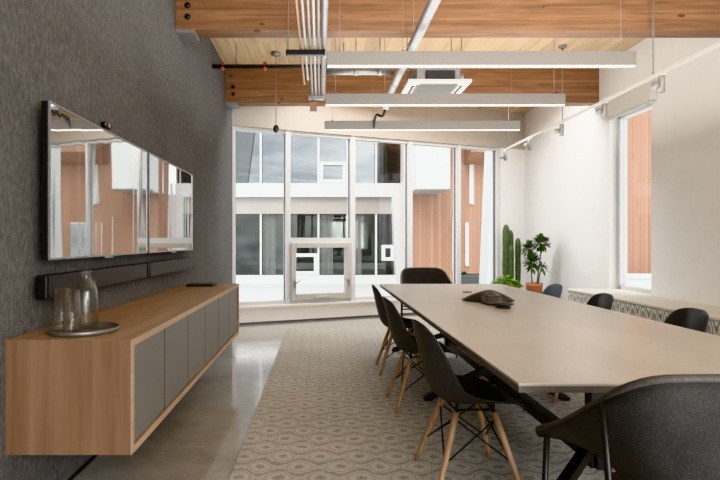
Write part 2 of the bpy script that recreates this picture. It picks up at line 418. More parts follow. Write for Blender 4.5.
# ------------------------------------------------------------------ rug, table
rug = obj('area_rug', box(B(), -.459, 3.15, .4, 7.07, .0005, .012), 'rug'); tag(rug, 'large grey-beige rug with rows of wavy lens pattern under the table', 'rug')
TX0, TX1, TY0, TY1 = .67, 2.02, 1.72, 5.72
tb = thing('conference_table', 'long stone-topped conference table with black splayed trestle legs', 'table', ((TX0 + TX1) / 2, (TY0 + TY1) / 2, .012))
bm = B(); box(bm, TX0, TX1, TY0, TY1, .730, .740, .002); obj('tabletop', bm, 'table', tb, True)
obj('shaded_edge', box(B(), TX0 + .001, TX1 - .001, TY0 + .001, TY1 - .001, .708, .730), 'table_edge_shade', tb, True)  # lower slab edge, its shade put into the dark colour
cx = 1.34
obj('stretcher', box(B(), cx - .035, cx + .035, 2.40, 5.3, .14, .205, .004), 'black', tb, True)
obj('under_rail', box(B(), cx - .03, cx + .03, 2.3, 5.35, .66, .708), 'black', tb, True)
for y, dy in ((2.45, -.42), (3.88, 0), (5.25, .35)):
    obj('column', box(B(), cx - .055, cx + .055, y - .03, y + .03, .14, .67, .004), 'black', tb, True)
    obj('cross_arm', box(B(), cx - .5, cx + .5, y - .03, y + .03, .665, .708), 'black', tb, True)
    for sg in (-1, 1):
        bm = B(); bar(bm, (cx + sg * .02, y, .27), (cx + sg * .52, y + dy, .03), .045, .05)
        box(bm, cx + sg * .52 - .03, cx + sg * .52 + .03, y + dy - .03, y + dy + .03, .0125, .04)
        obj('leg', bm, 'black', tb, True)
bm = lathe(B(), [(.045, 0), (.045, .003), (.02, .0035), (0, .0035)], (1.38, 4.78, .7405)); gr = obj('cable_grommet', bm, 'phone_grey')
tag(gr, 'small dark cable grommet set in the tabletop beyond the phone', 'grommet')

# conference phone: three-armed starfish with a small round pod in front
ph = thing('conference_phone', 'dark three-armed conference phone lying on the long table', 'phone', (1.33, 4.0, .7405))
def star(R, rin, n=48, rot=.35):
    pts = []
    for k in range(n):
        a = 2 * PI * k / n; c = .5 + .5 * math.cos(3 * (a - rot)); r = rin + (R - rin) * c ** 1.6
        pts.append((r * math.cos(a), r * math.sin(a)))
    return pts
def star_body(bm, R, rin, prof):
    rings = []
    for s, z in prof:
        rings.append([bm.verts.new((x * s, y * s, z * (1 - .75 * (math.hypot(x, y) * s / R) ** 1.5) if z > .02 else z)) for x, y in star(R, rin)])
    for p, q in zip(rings, rings[1:]):
        for k in range(len(p)): bm.faces.new((p[k], p[(k + 1) % len(p)], q[(k + 1) % len(p)], q[k])).smooth = True
    bm.faces.new(rings[0][::-1]); bm.faces.new(rings[-1])
star_body(bm := B(), .235, .10, [(.9, 0), (1, .012), (.97, .034), (.8, .066), (.55, .085), (.3, .091), (.1, .093)])
obj('housing', bm, 'phone', ph)
star_body(bm := B(), .19, .06, [(1, .084), (.9, .089), (.5, .096), (.2, .098)]); obj('speaker_grille', bm, 'phone_grey', ph)
obj('keypad', box(B(), -.055, .045, -.13, -.06, .055, .066, .004), 'phone_grey', ph)
po = thing('microphone_pod', 'small round dark microphone pod in front of the conference phone', 'microphone', (1.315, 3.66, .7405))
obj('pod_base', lathe(B(), [(0, 0), (.05, 0), (.055, .008), (.03, .014), (0, .014)]), 'phone', po)
obj('pod_cap', lathe(B(), [(.03, .012), (.07, .024), (.072, .032), (.05, .040), (0, .043)]), 'steel_dark', po)

# ------------------------------------------------------------------ shell side chairs on splayed wooden legs
def side_shell(bm):
    prof = [  # y, z, half width, edge lift, corner pull
        (.245, .378, .185, .000, .05), (.235, .400, .205, .010, .03), (.17, .413, .222, .028, .0), (.06, .403, .230, .050, .0),
        (-.06, .392, .232, .085, .0), (-.14, .400, .232, .115, .0), (-.19, .443, .230, .115, .0), (-.215, .518, .226, .10, .0),
        (-.235, .603, .220, .078, .0), (-.254, .69, .208, .06, .0), (-.270, .760, .185, .045, .012), (-.279, .802, .150, .035, .03)]
    n = len(prof); grid = []
    for i, (y, z, hw, lift, pull) in enumerate(prof):
        a = prof[max(i - 1, 0)]; b = prof[min(i + 1, n - 1)]
        ty, tz = b[0] - a[0], b[1] - a[1]; L = math.hypot(ty, tz); ny, nz = tz / L, -ty / L      # towards the sitter
        row = []
        for k in range(-5, 6):
            u = k / 5; e = abs(u) ** 2.4
            yy = y + ny * lift * e; zz = z + nz * lift * e
            if i < 2: yy -= pull * abs(u) ** 4
            if i > 9: zz -= pull * abs(u) ** 3
            row.append(bm.verts.new((hw * u, yy, zz)))
        grid.append(row)
    for r, s in zip(grid, grid[1:]):
        for k in range(10): bm.faces.new((r[k], r[k + 1], s[k + 1], s[k])).smooth = True
def make_side_chair(label, loc, rz, mat, group):
    t = thing('shell_chair', label, 'chair', loc, rz, group)
    side_shell(bm := B()); obj('seat_shell', bm, mat, t, smooth=True, solid=.009, sub=1)
    feet = []
    for sx in (-1, 1):
        for sy in (-1, 1):
            top = Vector((sx * .115, sy * .095 - .005, .367)); ft = Vector((sx * .205, sy * .207 - .012, .0))
            bm = B(); tube(bm, [top, top.lerp(ft, .3), top.lerp(ft, .8), ft], [.016, .0165, .0135, .011], 10)
            obj('leg', bm, 'chair_wood', t); feet.append((top, ft))
    bm = B()
    (aT, aF), (bT, bF), (cT, cF), (dT, dF) = feet     # (-,-) (-,+) (+,-) (+,+)
    for (pT, pF), (qT, qF) in (((aT, aF), (bT, bF)), ((cT, cF), (dT, dF)), ((aT, aF), (cT, cF)), ((bT, bF), (dT, dF))):
        tube(bm, [pT.lerp(pF, .08), qT.lerp(qF, .62)], .0042, 6); tube(bm, [qT.lerp(qF, .08), pT.lerp(pF, .62)], .0042, 6)
    for p in (aT, bT, cT, dT):
        tube(bm, [p + Vector((0, 0, -.01)), Vector((p.x * .95, p.y * .95, .409 if p.y < 0 else .420))], .008, 8)
    for p, q in ((aT, bT), (cT, dT), (aT, cT), (bT, dT)): tube(bm, [p + Vector((0, 0, .012)), q + Vector((0, 0, .012))], .006, 6)
    obj('wire_brace', bm, 'black', t)
    return t
RZ = .0125
ch = make_side_chair('black shell chair with wooden legs, closest of those on the sideboard side of the table', (.76, 2.62, RZ), -PI / 2 + .06, 'shell', 'shell chairs along the table')
copy_tree(ch, (.745, 3.76, RZ), -PI / 2 + .02, 'black shell chair in the middle of the three on the sideboard side of the table')
copy_tree(ch, (.765, 4.78, RZ), -PI / 2 - .03, 'black shell chair nearest the windows on the sideboard side of the table')
cr = make_side_chair('glossy black shell chair on the bench side, nearest the camera', (2.00, 3.10, RZ), PI / 2 - .12, 'shell_gloss', 'shell chairs along the table')
copy_tree(cr, (1.96, 3.98, RZ), PI / 2 - .1, 'black shell chair on the bench side, standing next to the slate-blue chair')
make_side_chair('slate-blue shell chair at the table in front of the potted tree', (1.98, 4.83, RZ), PI / 2 - .06, 'shell_blue', 'shell chairs along the table')

# ------------------------------------------------------------------ felt bucket armchairs at the table heads
def spline(ctrl, n):
    """Catmull-Rom through control points (Vectors)"""
    P = [ctrl[0] * 2 - ctrl[1]] + list(ctrl) + [ctrl[-1] * 2 - ctrl[-2]]; out = []; m = len(ctrl) - 1
    for i in range(n + 1):
        s = i / n * m; k = min(int(s), m - 1); t = s - k; p0, p1, p2, p3 = P[k:k + 4]
        out.append(.5 * ((2 * p1) + (p2 - p0) * t + (2 * p0 - 5 * p1 + 4 * p2 - p3) * t * t + (3 * p1 - p0 - 3 * p2 + p3) * t ** 3))
    return out
def armchair(label, loc, rz):
    t = thing('felt_armchair', label, 'armchair', loc, rz, 'armchairs at the heads of the table')
    half = [(0, -.245, .868), (.12, -.24, .867), (.215, -.215, .857), (.268, -.16, .815), (.292, -.06, .737), (.312, .05, .658), (.335, .155, .598)]
    low = [(0, -.10, .43), (.08, -.09, .44), (.13, -.05, .475), (.165, .02, .54), (.225, .08, .578), (.285, .125, .59), (.333, .158, .585)]
    R = [Vector((-x, y, z)) for x, y, z in half[::-1]] + [Vector(p) for p in half[1:]]
    L = [Vector((-x, y, z)) for x, y, z in low[::-1]] + [Vector(p) for p in low[1:]]
    N = 36; R = spline(R, N); L = spline(L, N)
    bm = B(); grid = []
    for r, l in zip(R, L):
        row = []
        for k in range(7):
            v = k / 6; p = r.lerp(l, v)
            out = Vector((p.x, p.y - .05, 0)); out = out.normalized() if out.length > 1e-4 else Vector((0, -1, 0))
            row.append(bm.verts.new(p + out * .045 * math.sin(PI * v) * min(1, (r - l).length / .3)))
        grid.append(row)
    for a, b in zip(grid, grid[1:]):
        for k in range(6): bm.faces.new((a[k], a[k + 1], b[k + 1], b[k])).smooth = True
    obj('backrest_shell', bm, 'felt', t, smooth=True, solid=.022)
    tube(bm := B(), R, .0125, 8); obj('rim_binding', bm, 'felt_rim', t)
    # seat pad
    out = []
    for k in range(28):
        a = 2 * PI * k / 28; c, s_ = math.cos(a), math.sin(a)
        out.append((.150 * math.copysign(abs(c) ** .6, c), .025 + .145 * math.copysign(abs(s_) ** .6, s_)))
    bm = B(); rings = []
    for sc_, z in ((.9, .405), (1, .42), (1, .445), (.93, .462), (.5, .466)):
        rings.append([bm.verts.new((x * sc_, (y - .025) * sc_ + .025, z)) for x, y in out])
    for p, q in zip(rings, rings[1:]):
        for k in range(28): bm.faces.new((p[k], p[(k + 1) % 28], q[(k + 1) % 28], q[k])).smooth = True
    bm.faces.new(rings[0][::-1]); bm.faces.new(rings[-1]); obj('seat', bm, 'felt', t)
    for sg in (-1, 1):
        tube(bm := B(), [(sg * .322, .125, .60), (sg * .328, .14, .3), (sg * .33, .155, 0)], [.0095, .009, .008], 10); obj('leg', bm, 'black', t)
        tube(bm := B(), [(sg * .287, -.115, .775), (sg * .278, -.14, .5), (sg * .262, -.19, 0)], [.0095, .009, .008], 10); obj('leg', bm, 'black', t)
    for sg in (-1, 1): tube(bm := B(), [(sg * .326, .135, .41), (sg * .13, .10, .405), (sg * .13, -.06, .405), (sg * .274, -.15, .41)], .008, 8); obj('seat_frame', bm, 'black', t)
    return t
ac = armchair('charcoal felt armchair seen from behind at the near head of the table', (1.045, 1.50, RZ), .03)
copy_tree(ac, (1.28, 6.12, RZ), PI + .04, 'charcoal felt armchair at the far head of the table before the windows')

# ------------------------------------------------------------------ wall-hung sideboard
CX0, CX1, CY0, CY1, CZ0, CZ1 = XL, -.76, 2.06, 4.8, .355, .82
sb = thing('wall_sideboard', 'long floating oak sideboard with grey doors under the televisions', 'sideboard', (CX0, CY0, CZ0))
T = .028
obj('top_panel', box(B(), CX0, CX1 - .004, CY0 + .002, CY1, CZ1 - T, CZ1), 'oak', sb, True)
obj('bottom_panel', box(B(), CX0, CX1 - .004, CY0 + .002, CY1, CZ0, CZ0 + T), 'oak', sb, True)
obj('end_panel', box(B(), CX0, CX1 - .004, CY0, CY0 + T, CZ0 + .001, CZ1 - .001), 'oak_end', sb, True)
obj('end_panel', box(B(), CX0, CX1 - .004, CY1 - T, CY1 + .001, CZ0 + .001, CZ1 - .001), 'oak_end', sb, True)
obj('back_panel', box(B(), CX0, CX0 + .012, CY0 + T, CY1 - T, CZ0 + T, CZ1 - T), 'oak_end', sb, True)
bm = B(); box(bm, CX1 - .004, CX1, CY0, CY1, CZ1 - T, CZ1); box(bm, CX1 - .004, CX1, CY0, CY1, CZ0, CZ0 + T)
box(bm, CX1 - .004, CX1, CY0, CY0 + T, CZ0 + T, CZ1 - T); box(bm, CX1 - .004, CX1, CY1 - T, CY1, CZ0 + T, CZ1 - T); obj('front_edging', bm, 'oak_edge', sb, True)
dw = (CY1 - CY0 - 2 * T) / 6
for k in range(6):
    y = CY0 + T + k * dw
    obj('door', box(B(), CX1 - .03, CX1 - .012, y + .005, y + dw - .005, CZ0 + T + .004, CZ1 - T - .004), 'charcoal_door', sb, True)
    if k: obj('door_gap_shade', box(B(), CX1 - .03, CX1 - .0125, y - .004, y + .004, CZ0 + T, CZ1 - T), 'painted_gap_shade', sb, True)  # black fill paints the dark of the gap between doors

# things on the sideboard
tr = (-1.04, 2.25, CZ1)
ty = thing('round_tray', 'round dark metal tray with low rim on the sideboard', 'tray', tr)
obj('dish', lathe(B(), [(0, .0), (.136, .0), (.144, .006), (.146, .022), (.142, .022), (.139, .008), (0, .006)], seg=48), 'tray', ty)
bt = thing('glass_bottle', 'clear glass bottle with a neck ring standing on the tray', 'bottle', (-1.06, 2.315, CZ1 + .007))
outer = [(0, 0), (.046, 0), (.05, .006), (.05, .155), (.046, .178), (.034, .20), (.021, .215), (.0185, .225), (.0185, .245), (.023, .247), (.023, .258), (.019, .26)]
inner = [(.0155, .26), (.0155, .22), (.031, .196), (.043, .175), (.0465, .154), (.0465, .012), (0, .010)]
obj('vessel', lathe(B(), outer + inner, seg=32), 'glassware', bt)
bm = B(); tube(bm, [Vector((.018 + .022 * math.sin(a) * .9, 0, .205 + .02 * math.cos(a))) for a in [PI * k / 8 for k in range(9)]], .005, 8); obj('neck_ring', bm, 'glassware', bt)
gl = thing('glass_tumbler', 'tall clear tumbler on the tray, nearer the wall', 'glass', (-1.138, 2.25, CZ1 + .007), group='tumblers on the tray')
obj('tumbler_wall', lathe(B(), [(0, 0), (.036, 0), (.038, .004), (.032, .185), (.0295, .185), (.0345, .012), (0, .012)], seg=32), 'glassware', gl)
copy_tree(gl, (-1.066, 2.19, CZ1 + .007), 0, 'tall clear tumbler on the tray, in front of the bottle')
rm = thing('desk_remote', 'flat black control pad lying at the far end of the sideboard', 'remote', (-1.055, 4.55, CZ1))
obj('pad_body', box(B(), -.12, .12, -.09, .09, 0, .02, .006), 'black', rm)
obj('pad_screen', box(B(), -.11, .11, -.075, .075, .0195, .0215), 'black_gloss', rm)

# ------------------------------------------------------------------ televisions, sound bars, webcam
TVX = -1.195
def tv(y0, y1, label):
    t = thing('wall_television', label, 'television', (XL, y0, 1.135), group='televisions side by side on the wall')
    z0, z1 = 1.135, 1.84
    obj('wall_mount', box(B(), XL, TVX - .035, y0 + .35, y1 - .35, z0 + .2, z1 - .2), 'black', t, True)
    obj('back_casing', box(B(), TVX - .036, TVX - .004, y0, y1, z0, z1, .003), 'black', t, True)
    bm = B(); e = .009
    box(bm, TVX - .004, TVX + .003, y0, y1, z0, z0 + e); box(bm, TVX - .004, TVX + .003, y0, y1, z1 - e, z1)
    box(bm, TVX - .004, TVX + .003, y0, y0 + e, z0 + e, z1 - e); box(bm, TVX - .004, TVX + .003, y1 - e, y1, z0 + e, z1 - e)
    obj('bezel', bm, 'steel', t, True)
    obj('screen', box(B(), TVX - .003, TVX, y0 + e, y1 - e, z0 + e, z1 - e), 'screen', t, True)
    obj('sensor_tab', box(B(), TVX - .006, TVX + .003, (y0 + y1) / 2 - .05, (y0 + y1) / 2 + .05, z0 - .01, z0), 'steel', t, True)
tv(2.25, 3.525, 'wide glossy wall television closer to the camera, webcam on its top edge')
tv(3.56, 4.78, 'glossy wall television nearer the windows')
def soundbar(y0, y1, label):
    t = thing('sound_bar', label, 'speaker', (XL, y0, .965), group='sound bars under the televisions')
    obj('bracket', box(B(), XL, -1.235, y0 + .15, y1 - .15, .99, 1.04), 'black', t, True)
    obj('casing', box(B(), -1.245, -1.195, y0, y1, .962, 1.068, .006), 'black', t, True)
    obj('grille', box(B(), -1.196, -1.19, y0 + .02, y1 - .02, .97, 1.06, .002), 'steel_dark', t, True)
soundbar(2.23, 3.53, 'long black sound bar under the television with the webcam')
soundbar(3.57, 4.78, 'long black sound bar under the television nearer the windows')
wc = thing('webcam', 'tiny black webcam perched on the top edge of the television', 'webcam', (TVX - .01, 2.86, 1.84))
obj('clip', box(B(), -.03, .015, -.03, .03, 0, .012, .003), 'black', wc)
obj('camera_body', box(B(), -.012, .024, -.04, .04, .012, .042, .008), 'black_gloss', wc)
bm = lathe(B(), [(0, .004), (.012, .003), (.015, 0)], seg=16); bmesh.ops.rotate(bm, verts=bm.verts[:], matrix=Matrix.Rotation(PI / 2, 3, 'Y')); bmesh.ops.translate(bm, verts=bm.verts[:], vec=(.024, 0, .027)); obj('lens', bm, 'copper', wc)

# ------------------------------------------------------------------ bench and plants by the right wall
bn = thing('window_bench', 'long built-in bench with grey and white ogee-patterned front and pale top', 'bench', (3.2, 6.58, 0))
obj('upholstered_front', box(B(), 3.2, XR, -.5, 6.58, .02, .575, .008), 'bench', bn, True)
obj('top_cushion', box(B(), 3.19, XR, -.5, 6.59, .575, .605, .012), 'cushion', bn, True)
def pot(t, r0, r1, h):
    obj('pot', lathe(B(), [(0, 0), (r0, 0), (r1 * .96, h - .05), (r1, h - .045), (r1, h), (r1 - .018, h), (r1 - .02, h - .04), (0, h - .04)], seg=28), 'terracotta', t)
    obj('soil', lathe(B(), [(0, h - .03), (r1 - .022, h - .035)], seg=20), 'soil', t)
def leaf(bm, base, d, L, W, droop=.25):
    d = d.normalized(); side = d.cross(Vector((0, 0, 1)))
    side = side.normalized() if side.length > .05 else Vector((1, 0, 0)); up = side.cross(d)
    pts = []
    for s, w in ((0, .12), (.35, 1), (.7, .8), (1, .06)):
        c = base + d * L * s - Vector((0, 0, droop * L * s * s))
        pts.append((bm.verts.new(c - side * W * w * .5 + up * W * .12 * w), bm.verts.new(c), bm.verts.new(c + side * W * w * .5 + up * W * .12 * w)))
    for a, b in zip(pts, pts[1:]):
        for k in (0, 1): bm.faces.new((a[k], a[k + 1], b[k + 1], b[k])).smooth = True
cc = thing('column_cactus', 'tall green column cactus in the corner beside the window jamb', 'cactus', (3.12, 8.36, 0))
pot(cc, .12, .16, .52)
for x, y, h, r in ((-.07, .0, 1.49, .05), (.015, .03, 1.40, .042), (.118, -.02, 1.27, .040), (-.01, -.06, 1.15, .04)):
    bm = B(); rings = []; ribs = 8; seg = ribs * 4
    prof = [(.48, .7), (.55, .95), (.65, 1.02), (.78, .96), (.88, 1.03), (.95, .97), (.975, .8), (.993, .5), (1, .15)]
    for f, s in prof:
        z = .5 + (h - .5) * (f - .48) / .52
        rings.append([bm.verts.new((x + r * s * (1 + .16 * math.cos(ribs * 2 * PI * k / seg)) * math.cos(2 * PI * k / seg), y + r * s * (1 + .16 * math.cos(ribs * 2 * PI * k / seg)) * math.sin(2 * PI * k / seg), z)) for k in range(seg)])
    for p, q in zip(rings, rings[1:]):
        for k in range(seg): bm.faces.new((p[k], p[(k + 1) % seg], q[(k + 1) % seg], q[k])).smooth = True
    bm.faces.new(rings[-1]); obj('column', bm, 'cactus', cc)
bu = thing('leafy_pot_plant', 'low bright-green leafy plant in front of the cactus', 'plant', (2.86, 7.85, 0))
pot(bu, .11, .16, .48)
bm = B()
for k in range(320):
    a = random.uniform(0, 2 * PI); r = .22 * math.sqrt(random.random()); h = .47 + .20 * (1 - (r / .24) ** 2) * random.uniform(.5, 1)
    leaf(bm, Vector((r * math.cos(a), r * math.sin(a), h)), Vector((math.cos(a + random.uniform(-.9, .9)), math.sin(a + random.uniform(-.9, .9)), random.uniform(.1, 1))), random.uniform(.06, .10), .042, .3)
obj('foliage', bm, 'leaf_light', bu)
bm = B()
for k in range(14):
    a = 2 * PI * k / 14; r = .05 + .11 * ((k * 5) % 3) / 2; tube(bm, [(.03 * math.cos(a), .03 * math.sin(a), .41), (r * math.cos(a), r * math.sin(a), .52)], .004, 5)
obj('stems', bm, 'leaf', bu)
tp = thing('potted_tree', 'small dark-leaved tree with two stems in a terracotta pot by the white wall', 'plant', (3.36, 8.0, 0))
pot(tp, .10, .125, .56)
crowns = [((.11, 0, 1.19), (.15, .15, .14), 230), ((-.08, .02, 1.10), (.11, .12, .12), 130), ((-.04, -.02, .89), (.14, .13, .16), 210), ((.10, -.05, .80), (.09, .09, .06), 28)]
for pts in ([(.04, 0, .5), (.07, .0, .8), (.10, 0, 1.0), (.11, 0, 1.2)], [(-.03, .01, .5), (-.04, .0, .8), (-.06, .02, 1.0), (-.08, .02, 1.14)], [(.05, -.02, .5), (.07, -.03, .7), (.10, -.05, .8)]):
    tube(bm := B(), pts, [.010, .009, .008, .006][:len(pts)], 7); obj('trunk', bm, 'bark', tp)
bm = B()
for c, rad, n in crowns:
    for k in range(n):
        d = Vector((random.gauss(0, 1), random.gauss(0, 1), random.gauss(0, 1) + .2)).normalized(); s = random.uniform(.1, .75)
        p = Vector(c) + Vector((d.x * rad[0] * s, d.y * rad[1] * s, d.z * rad[2] * s))
        leaf(bm, p, d + Vector((0, 0, .35)), random.uniform(.06, .10), .042, .25)
obj('foliage', bm, 'leaf', tp)

# ------------------------------------------------------------------ hanging light bars
for y, lab in ((3.99, 'grey linear light bar closest to the camera, longest-looking of the three'), (5.14, 'grey linear light bar in the middle, hanging before the air-conditioning cassette'), (6.3, 'grey linear light bar nearest the windows')):
    t = thing('linear_light', lab, 'light', (.055, y, 2.59), group='linear lights over the table')
    obj('housing', box(B(), 0, 2.42, 0, .075, .006, .118, .003), 'alu', t)
    obj('diffuser', box(B(), .006, 2.414, .004, .030, .0, .0065), 'lamp', t)
    for x in (.10, .60, 2.32):
        tube(bm := B(), [(x, .037, .118), (x, .037, DK - 2.587)], .0025, 6); lathe(bm, [(.012, .118), (.012, .13), (.004, .14)], (x, .037, 0), 8); obj('cable', bm, 'rod', t)
# conduits running to the windows under the beams
ZC = 2.89
bm = B()
st = thing('strut_channel', 'black strut channel hung on a rod carrying the conduits', 'bracket', (-.12, 4.40, ZC - .045), group='strut channels under the conduits')
obj('channel', box(B(), -.175, .165, -.022, .022, -.025, .02, .003), 'black', st)
obj('hanger_rod', tube(B(), [(-.155, 0, -.03), (-.155, 0, DK - ZC + .045)], .006, 8), 'rod', st)
obj('hanger_rod', tube(B(), [(.16, -.0, -.03), (.16, -.0, DK - ZC + .045)], .006, 8), 'rod', st)
st2 = thing('strut_channel', 'short strut channel holding the far ends of the conduits', 'bracket', (-.05, 5.78, ZC - .045), group='strut channels under the conduits')
obj('channel', box(B(), -.08, .10, -.022, .022, -.025, .02, .003), 'steel', st2)
obj('hanger_rod', tube(B(), [(-.06, 0, -.03), (-.06, 0, DK - ZC + .045)], .005, 8), 'rod', st2)
pipes = [(-.165, .011, 5.35, 'copper', 'copper-coloured pipe at the outer edge of the conduit run'), (-.125, .011, 5.2, 'conduit', 'pale conduit next to the copper-coloured pipe'),
         (-.085, .0115, 5.85, 'steel', 'slim steel conduit third in from the copper-coloured pipe'), (-.048, .012, 5.85, 'conduit', 'pale conduit in the middle of the run, fourth from the copper-coloured pipe'),
         (-.012, .011, 5.8, 'steel', 'slim steel conduit beside the thick grey conduit')]
for x, r, y1, mt, lab in pipes:
    zc = ZC - .025 + r + .0005
    t = thing('ceiling_conduit', lab, 'conduit', (x, 1.5, zc), group='conduits under the beams')
    tube(bm := B(), [(0, 0, 0), (0, y1 - 1.5, 0)], r, 10); obj('pipe', bm, mt, t)
    for yy in (3.1, y1 - 1.5 - .03): obj('coupling', tube(B(), [(0, yy, 0), (0, yy + .05, 0)], r * 1.3, 10), mt, t)
t = thing('ceiling_conduit', 'thick grey conduit at the table side of the run', 'conduit', (.035, 1.5, ZC + .001), group='conduits under the beams')
tube(bm := B(), [(0, 0, 0), (0, 4.4, 0)], .0255, 12); obj('pipe', bm, 'steel', t)
for yy in (3.05, 4.35): obj('coupling', tube(B(), [(0, yy, 0), (0, yy + .06, 0)], .030, 12), 'steel', t)
jb = thing('junction_box', 'small brown junction box hanging at the far end of the conduits', 'electrical box', (-.075, 5.79, ZC - .20))
obj('box_body', box(B(), -.04, .04, -.03, .03, 0, .10, .004), 'brown_box', jb)
obj('box_lid', box(B(), -.052, .052, -.04, .04, -.012, 0, .003), 'steel', jb)
obj('box_stem', tube(B(), [(0, 0, .10), (0, 0, .133)], .012, 8), 'rod', jb)
# large pipe slanting in the picture = running straight back
dp = thing('round_duct', 'round grey duct pipe running back beside the ceiling cassette', 'duct', (.80, 1.5, 2.90))
tube(bm := B(), [(0, 0, 0), (0, 4.3, 0), (-.005, 4.42, -.01), (-.02, 4.5, -.06), (-.03, 4.52, -.13)], .042, 14); obj('pipe', bm, 'steel', dp)
for yy in (1.6, 2.85, 3.9): obj('coupling', tube(B(), [(0, yy, 0), (0, yy + .05, 0)], .047, 14), 'steel', dp)
obj('hanger_rod', tube(B(), [(0, 2.87, .04), (0, 2.87, DK - 2.9)], .005, 8), 'rod', dp)
fx = obj('flexible_cable', tube(B(), spline([Vector(p) for p in ((.77, 6.02, 2.77), (.74, 6.05, 2.70), (.68, 6.1, 2.73), (.66, 6.15, 2.68), (.655, 6.2, 2.60))], 14), .016, 8), 'black')
tag(fx, 'black flexible cable drooping from the end of the round duct', 'cable')
sp = thing('sprinkler_pipe', 'thin black sprinkler pipe crossing from the charcoal wall under the deck', 'pipe', (XL, 6.02, 3.28))
tube(bm := B(), [(0, 0, 0), (2.25, 0, 0)], .024, 10); obj('pipe', bm, 'steel_dark', sp)
for x in (.12, .62):
    bm = B(); tube(bm, [(x, 0, .05), (x, 0, -.04)], .022, 8); obj('fitting', bm, 'red', sp)
for x in (.28, 1.55): obj('hanger_rod', tube(B(), [(x, 0, .02), (x, 0, DK - 3.28)], .005, 8), 'rod', sp)
hp = thing('cross_pipe', 'grey conduit pair crossing from the conduit run to the round duct', 'pipe', (.05, 5.32, 2.985))
tube(bm := B(), [(0, 0, 0), (.72, 0, 0)], .034, 12); obj('pipe', bm, 'steel', hp)
tube(bm := B(), [(0, .1, .075), (.70, .1, .075)], .016, 8); obj('pipe', bm, 'steel_dark', hp)
bm = B()
for x in (.30, .55):
    bm = B(); tube(bm, [(x, 0, 0), (x + .05, 0, 0)], .039, 12); obj('clamp', bm, 'steel', hp); obj('hanger_rod', tube(B(), [(x + .025, 0, .03), (x + .025, 0, DK - 2.985)], .005, 6), 'rod', hp)
# ceiling cassette
ak = thing('air_conditioner', 'white square air-conditioning cassette hung between the light bars', 'air conditioner', (1.19, 5.36, 2.795))
bm = B(); w = .315
for x0, x1, y0, y1 in ((-w, w, -w, -w + .10), (-w, w, w - .10, w), (-w, -w + .10, -w + .10, w - .10), (w - .10, w, -w + .10, w - .10)): box(bm, x0, x1, y0, y1, 0, .03, .004)
obj('fascia', bm, 'white_metal', ak)
bm = B()
for x0, x1, y0, y1 in ((-.19, .19, -w + .055, -w + .085), (-.19, .19, w - .085, w - .055), (-w + .055, -w + .085, -.19, .19), (w - .085, w - .055, -.19, .19)): box(bm, x0, x1, y0, y1, -.0015, .005)
obj('air_slot', bm, 'steel_dark', ak)
bm = B(); box(bm, -.205, .205, -.205, .205, .006, .02)
for k in range(9): box(bm, -.19, .19, -.19 + k * .044, -.17 + k * .044, .0, .008)
obj('intake_grille', bm, 'alu', ak)
obj('casing', box(B(), -.22, .22, -.24, .24, .03, .26, .006), 'steel', ak)
obj('service_box', box(B(), -.13, .16, -.27, -.24, .05, .13, .003), 'steel_dark', ak)
obj('connector', tube(B(), [(.22, -.1, .12), (.29, -.1, .12)], .03, 10), 'steel', ak)
for x in (-.24, .24):
    for y in (-.2, .2): bm = B(); box(bm, min(x, x * .9), max(x, x * .9), y - .02, y + .02, .15, .17); tube(bm, [(x, y, .15), (x, y, DK - 2.795)], .005, 6); obj('hanger_rod', bm, 'rod', ak)
# hanging sensor
hs = thing('hanging_microphone', 'small round ceiling microphone dangling on a thin rod', 'microphone', (-.545, 6.32, 2.62))
obj('ceiling_rose', lathe(B(), [(.06, DK - 2.62), (.06, DK - 2.65), (.03, DK - 2.665), (0, DK - 2.665)], seg=20), 'rod', hs)
obj('rod', tube(B(), [(0, 0, .03), (0, 0, DK - 2.66)], .005, 8), 'rod', hs)
obj('capsule', lathe(B(), [(0, -.06), (.022, -.052), (.036, -.02), (.034, .012), (.015, .035), (0, .036)], seg=18), 'steel_dark', hs)
# track with spot heads
tk = thing('lighting_track', 'slim white lighting track hung along the white wall', 'light track', (2.9, 1.0, 2.65))
obj('rail', box(B(), -.012, .012, 0, 7.1, -.018, .014, .003), 'grey_rail', tk)
for y in (4.44, 6.1, 7.85):
    bm = B(); tube(bm, [(0, y - 1, .018), (0, y - 1, DK - 2.65)], .006, 8); lathe(bm, [(.05, DK - 2.65), (.05, DK - 2.67), (.02, DK - 2.68)], (0, y - 1, 0), 14); obj('hanger_rod', bm, 'alu', tk)
slabs = ['track spotlight at the near end of the lighting track', 'track spotlight beside the upper end of the roller blind', 'track spotlight under the middle hanger rod', 'track spotlight second from the windows', 'track spotlight at the window end of the track']
first = None
for y, lab in zip((4.33, 5.2, 6.12, 7.05, 7.98), slabs):
    if first is None:
        first = thing('track_spotlight', lab, 'spotlight', (2.9, y, 2.632), group='spotlights on the track')
        obj('adapter', box(B(), -.014, .014, -.04, .04, -.012, 0, .002), 'white_metal', first)
        obj('lamp_head', lathe(B(), [(0, -.012), (.022, -.012), (.026, -.02), (.026, -.15), (.022, -.15), (.02, -.135), (0, -.135)], seg=18), 'grey_metal', first)
        obj('arm', tube(B(), [(-.02, 0, -.09), (-.05, 0, -.095)], .008, 8), 'grey_metal', first)
        bm = lathe(B(), [(0, .0), (.03, .004), (.034, .02), (.028, .04), (0, .045)], seg=16); bmesh.ops.rotate(bm, verts=bm.verts[:], matrix=Matrix.Rotation(-PI / 2, 3, 'Y')); bmesh.ops.translate(bm, verts=bm.verts[:], vec=(-.035, 0, -.095)); obj('driver_knob', bm, 'grey_metal', first)
    else: copy_tree(first, (2.9, y, 2.632), 0, lab)

